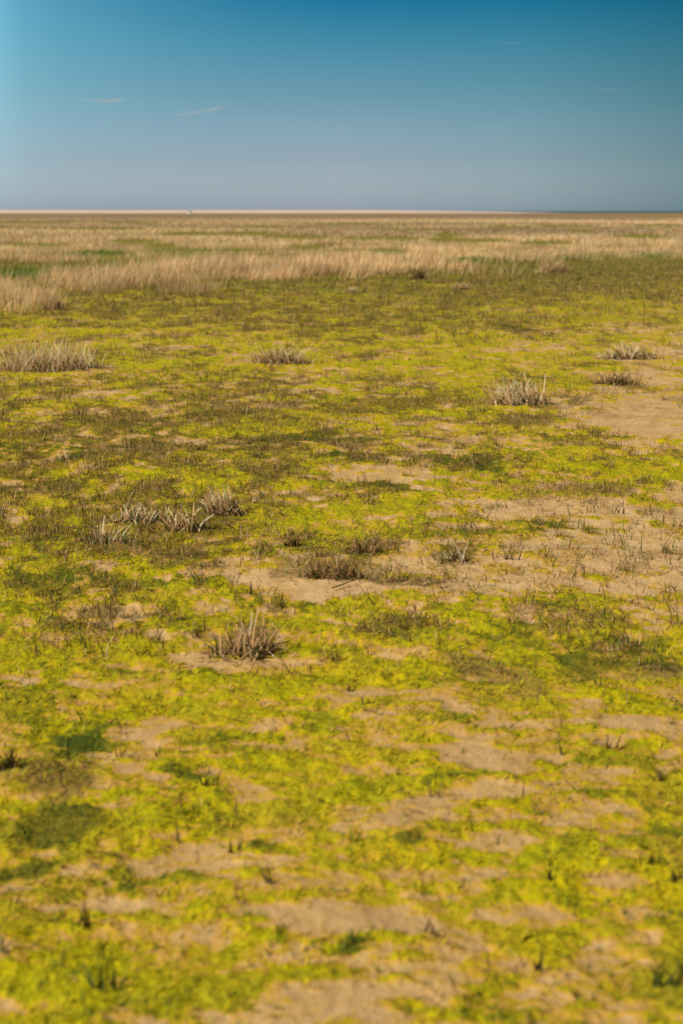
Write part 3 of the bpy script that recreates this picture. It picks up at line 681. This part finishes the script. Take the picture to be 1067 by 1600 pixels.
# ------------------------------------------------------------------ white van far out on the flat
def plain(name, colr, rough=0.5, metal=0.0):
    m, t, b = mat(name)
    co = t.nodes.new('ShaderNodeTexCoord').outputs['Object']
    t.links.new(rgbmix(t, noise(t, co, 3, 3), colr, tuple(c_ * 0.88 for c_ in colr)), b.inputs['Base Color'])
    b.inputs['Roughness'].default_value = rough; b.inputs['Metallic'].default_value = metal
    return m
import bmesh
def prism(name, prof, wid, m, parent, loc=(0, 0, 0), bev=0.06):
    bm = bmesh.new()
    f = bm.faces.new([bm.verts.new((-wid / 2, p[0], p[1])) for p in prof])
    r_ = bmesh.ops.extrude_face_region(bm, geom=[f])
    bmesh.ops.translate(bm, vec=(wid, 0, 0), verts=[g_ for g_ in r_['geom'] if isinstance(g_, bmesh.types.BMVert)])
    bmesh.ops.recalc_face_normals(bm, faces=bm.faces)
    if bev: bmesh.ops.bevel(bm, geom=bm.edges[:], offset=bev, segments=2, affect='EDGES')
    me = bpy.data.meshes.new(name); bm.to_mesh(me); bm.free(); me.materials.append(m)
    o = bpy.data.objects.new(name, me); COL.objects.link(o); o.parent = parent; o.location = loc
    return o
vx, vy, vd = ground_pt(296, 335.6)
van = thing('parked_van', 'tiny white vehicle far out on the brown flat below the pale horizon strip', 'van', (vx, vy, 0))
wp = plain('white_paint', (0.85, 0.84, 0.8), 0.35); gl = plain('dark_glass', (0.03, 0.04, 0.05), 0.1); rb = plain('tyre_rubber', (0.03, 0.03, 0.03), 0.9)
prism('body', [(-2.3, .35), (2.3, .35), (2.3, 1.0), (1.75, 1.2), (1.2, 2.0), (-2.3, 2.0)], 1.85, wp, van)
prism('rear_window', [(-2.33, 1.45), (-2.29, 1.45), (-2.29, 1.75), (-2.33, 1.75)], 1.4, gl, van, bev=0)
prism('windscreen', [(1.74, 1.26), (1.79, 1.26), (1.30, 1.92), (1.25, 1.92)], 1.5, gl, van, bev=0)
for sx_ in (-.86, .86):
    for sy_ in (-1.5, 1.5):
        prism('wheel', [(.33 * math.cos(a * math.pi / 8), .33 + .33 * math.sin(a * math.pi / 8)) for a in range(16)], .2, rb, van, (sx_, sy_, 0), 0)

# ------------------------------------------------------------------ thin cirrus streaks : bodies of thin ice cloud, lit by the sun
cm = bpy.data.materials.new('cirrus_ice'); cm.use_nodes = True; t = cm.node_tree; t.nodes.clear()
o_ = t.nodes.new('ShaderNodeOutputMaterial'); pv = t.nodes.new('ShaderNodeVolumeScatter')
pv.inputs['Color'].default_value = (1, 0.93, 0.86, 1); pv.inputs['Density'].default_value = 0.004; pv.inputs['Anisotropy'].default_value = 0.0
t.links.new(pv.outputs[0], o_.inputs['Volume'])
def cirrus(label, px, py, streaks):
    D = 30000.0
    ang = math.atan((800 - py) / F) - PITCH
    yy = D; zz = EYE + D * math.tan(ang); dep = yy * cp - (zz - EYE) * sp_; xx = (px - 533.5) * dep / F
    bm = bmesh.new()
    for (dx, dy, L, H, rot, cur) in streaks:
        k = dep / F; K, S = 16, 10; rings = []
        for i in range(K + 1):
            u = i / K * 2 - 1; r_ = max(1 - abs(u) ** 1.8, 0.0) * (1 + 0.25 * math.sin(5 * u + dx))
            cx_ = dx * k + u * L / 2 * k * math.cos(R(rot)); cz_ = -dy * k + (u * L / 2 * math.sin(R(rot)) + cur * u * u) * k
            rings.append([bm.verts.new((cx_, max(r_, .01) * H * k * 1.0 * math.cos(2 * math.pi * j / S), cz_ + max(r_, .01) * H / 2 * k * math.sin(2 * math.pi * j / S))) for j in range(S)])
        for i in range(K):
            for j in range(S):
                bm.faces.new((rings[i][j], rings[i][(j + 1) % S], rings[i + 1][(j + 1) % S], rings[i + 1][j]))
        bm.faces.new(rings[0]); bm.faces.new(rings[-1][::-1])
    bmesh.ops.recalc_face_normals(bm, faces=bm.faces)
    me = bpy.data.meshes.new('cirrus_cloud'); bm.to_mesh(me); bm.free(); me.materials.append(cm)
    for p in me.polygons: p.use_smooth = True
    o = bpy.data.objects.new('cirrus_cloud', me); COL.objects.link(o); o.location = (xx, yy, zz)
    return tag(o, label, 'cloud', 'thin cirrus wisps')
cirrus('short flat white cirrus wisp at the upper left of the sky', 158, 158, [(0, 0, 90, 5, -2, 2), (18, -1, 46, 6, 3, 1), (-24, -2, 50, 3, -5, 0)])
cirrus('upward curving white cirrus wisp right of the flat one', 312, 176, [(12, -3, 70, 6, 10, 2), (-24, 3, 60, 3, 2, 0), (22, -5, 40, 5, 14, 1)])
cirrus('very faint thin cirrus streak high on the right', 785, 67, [(0, 0, 90, 1.6, 0, 0), (20, 1, 60, 1.2, -3, 0)])
cirrus('faint broad cirrus smear at the right of the sky', 935, 140, [(0, 0, 110, 1.8, 0, 0), (30, 2, 50, 1.5, 0, 0)])
cirrus('faint cirrus smudge low on the left above the horizon', 125, 240, [(0, 0, 120, 2.4, -6, 0), (-20, 4, 70, 1.6, 0, 0)])
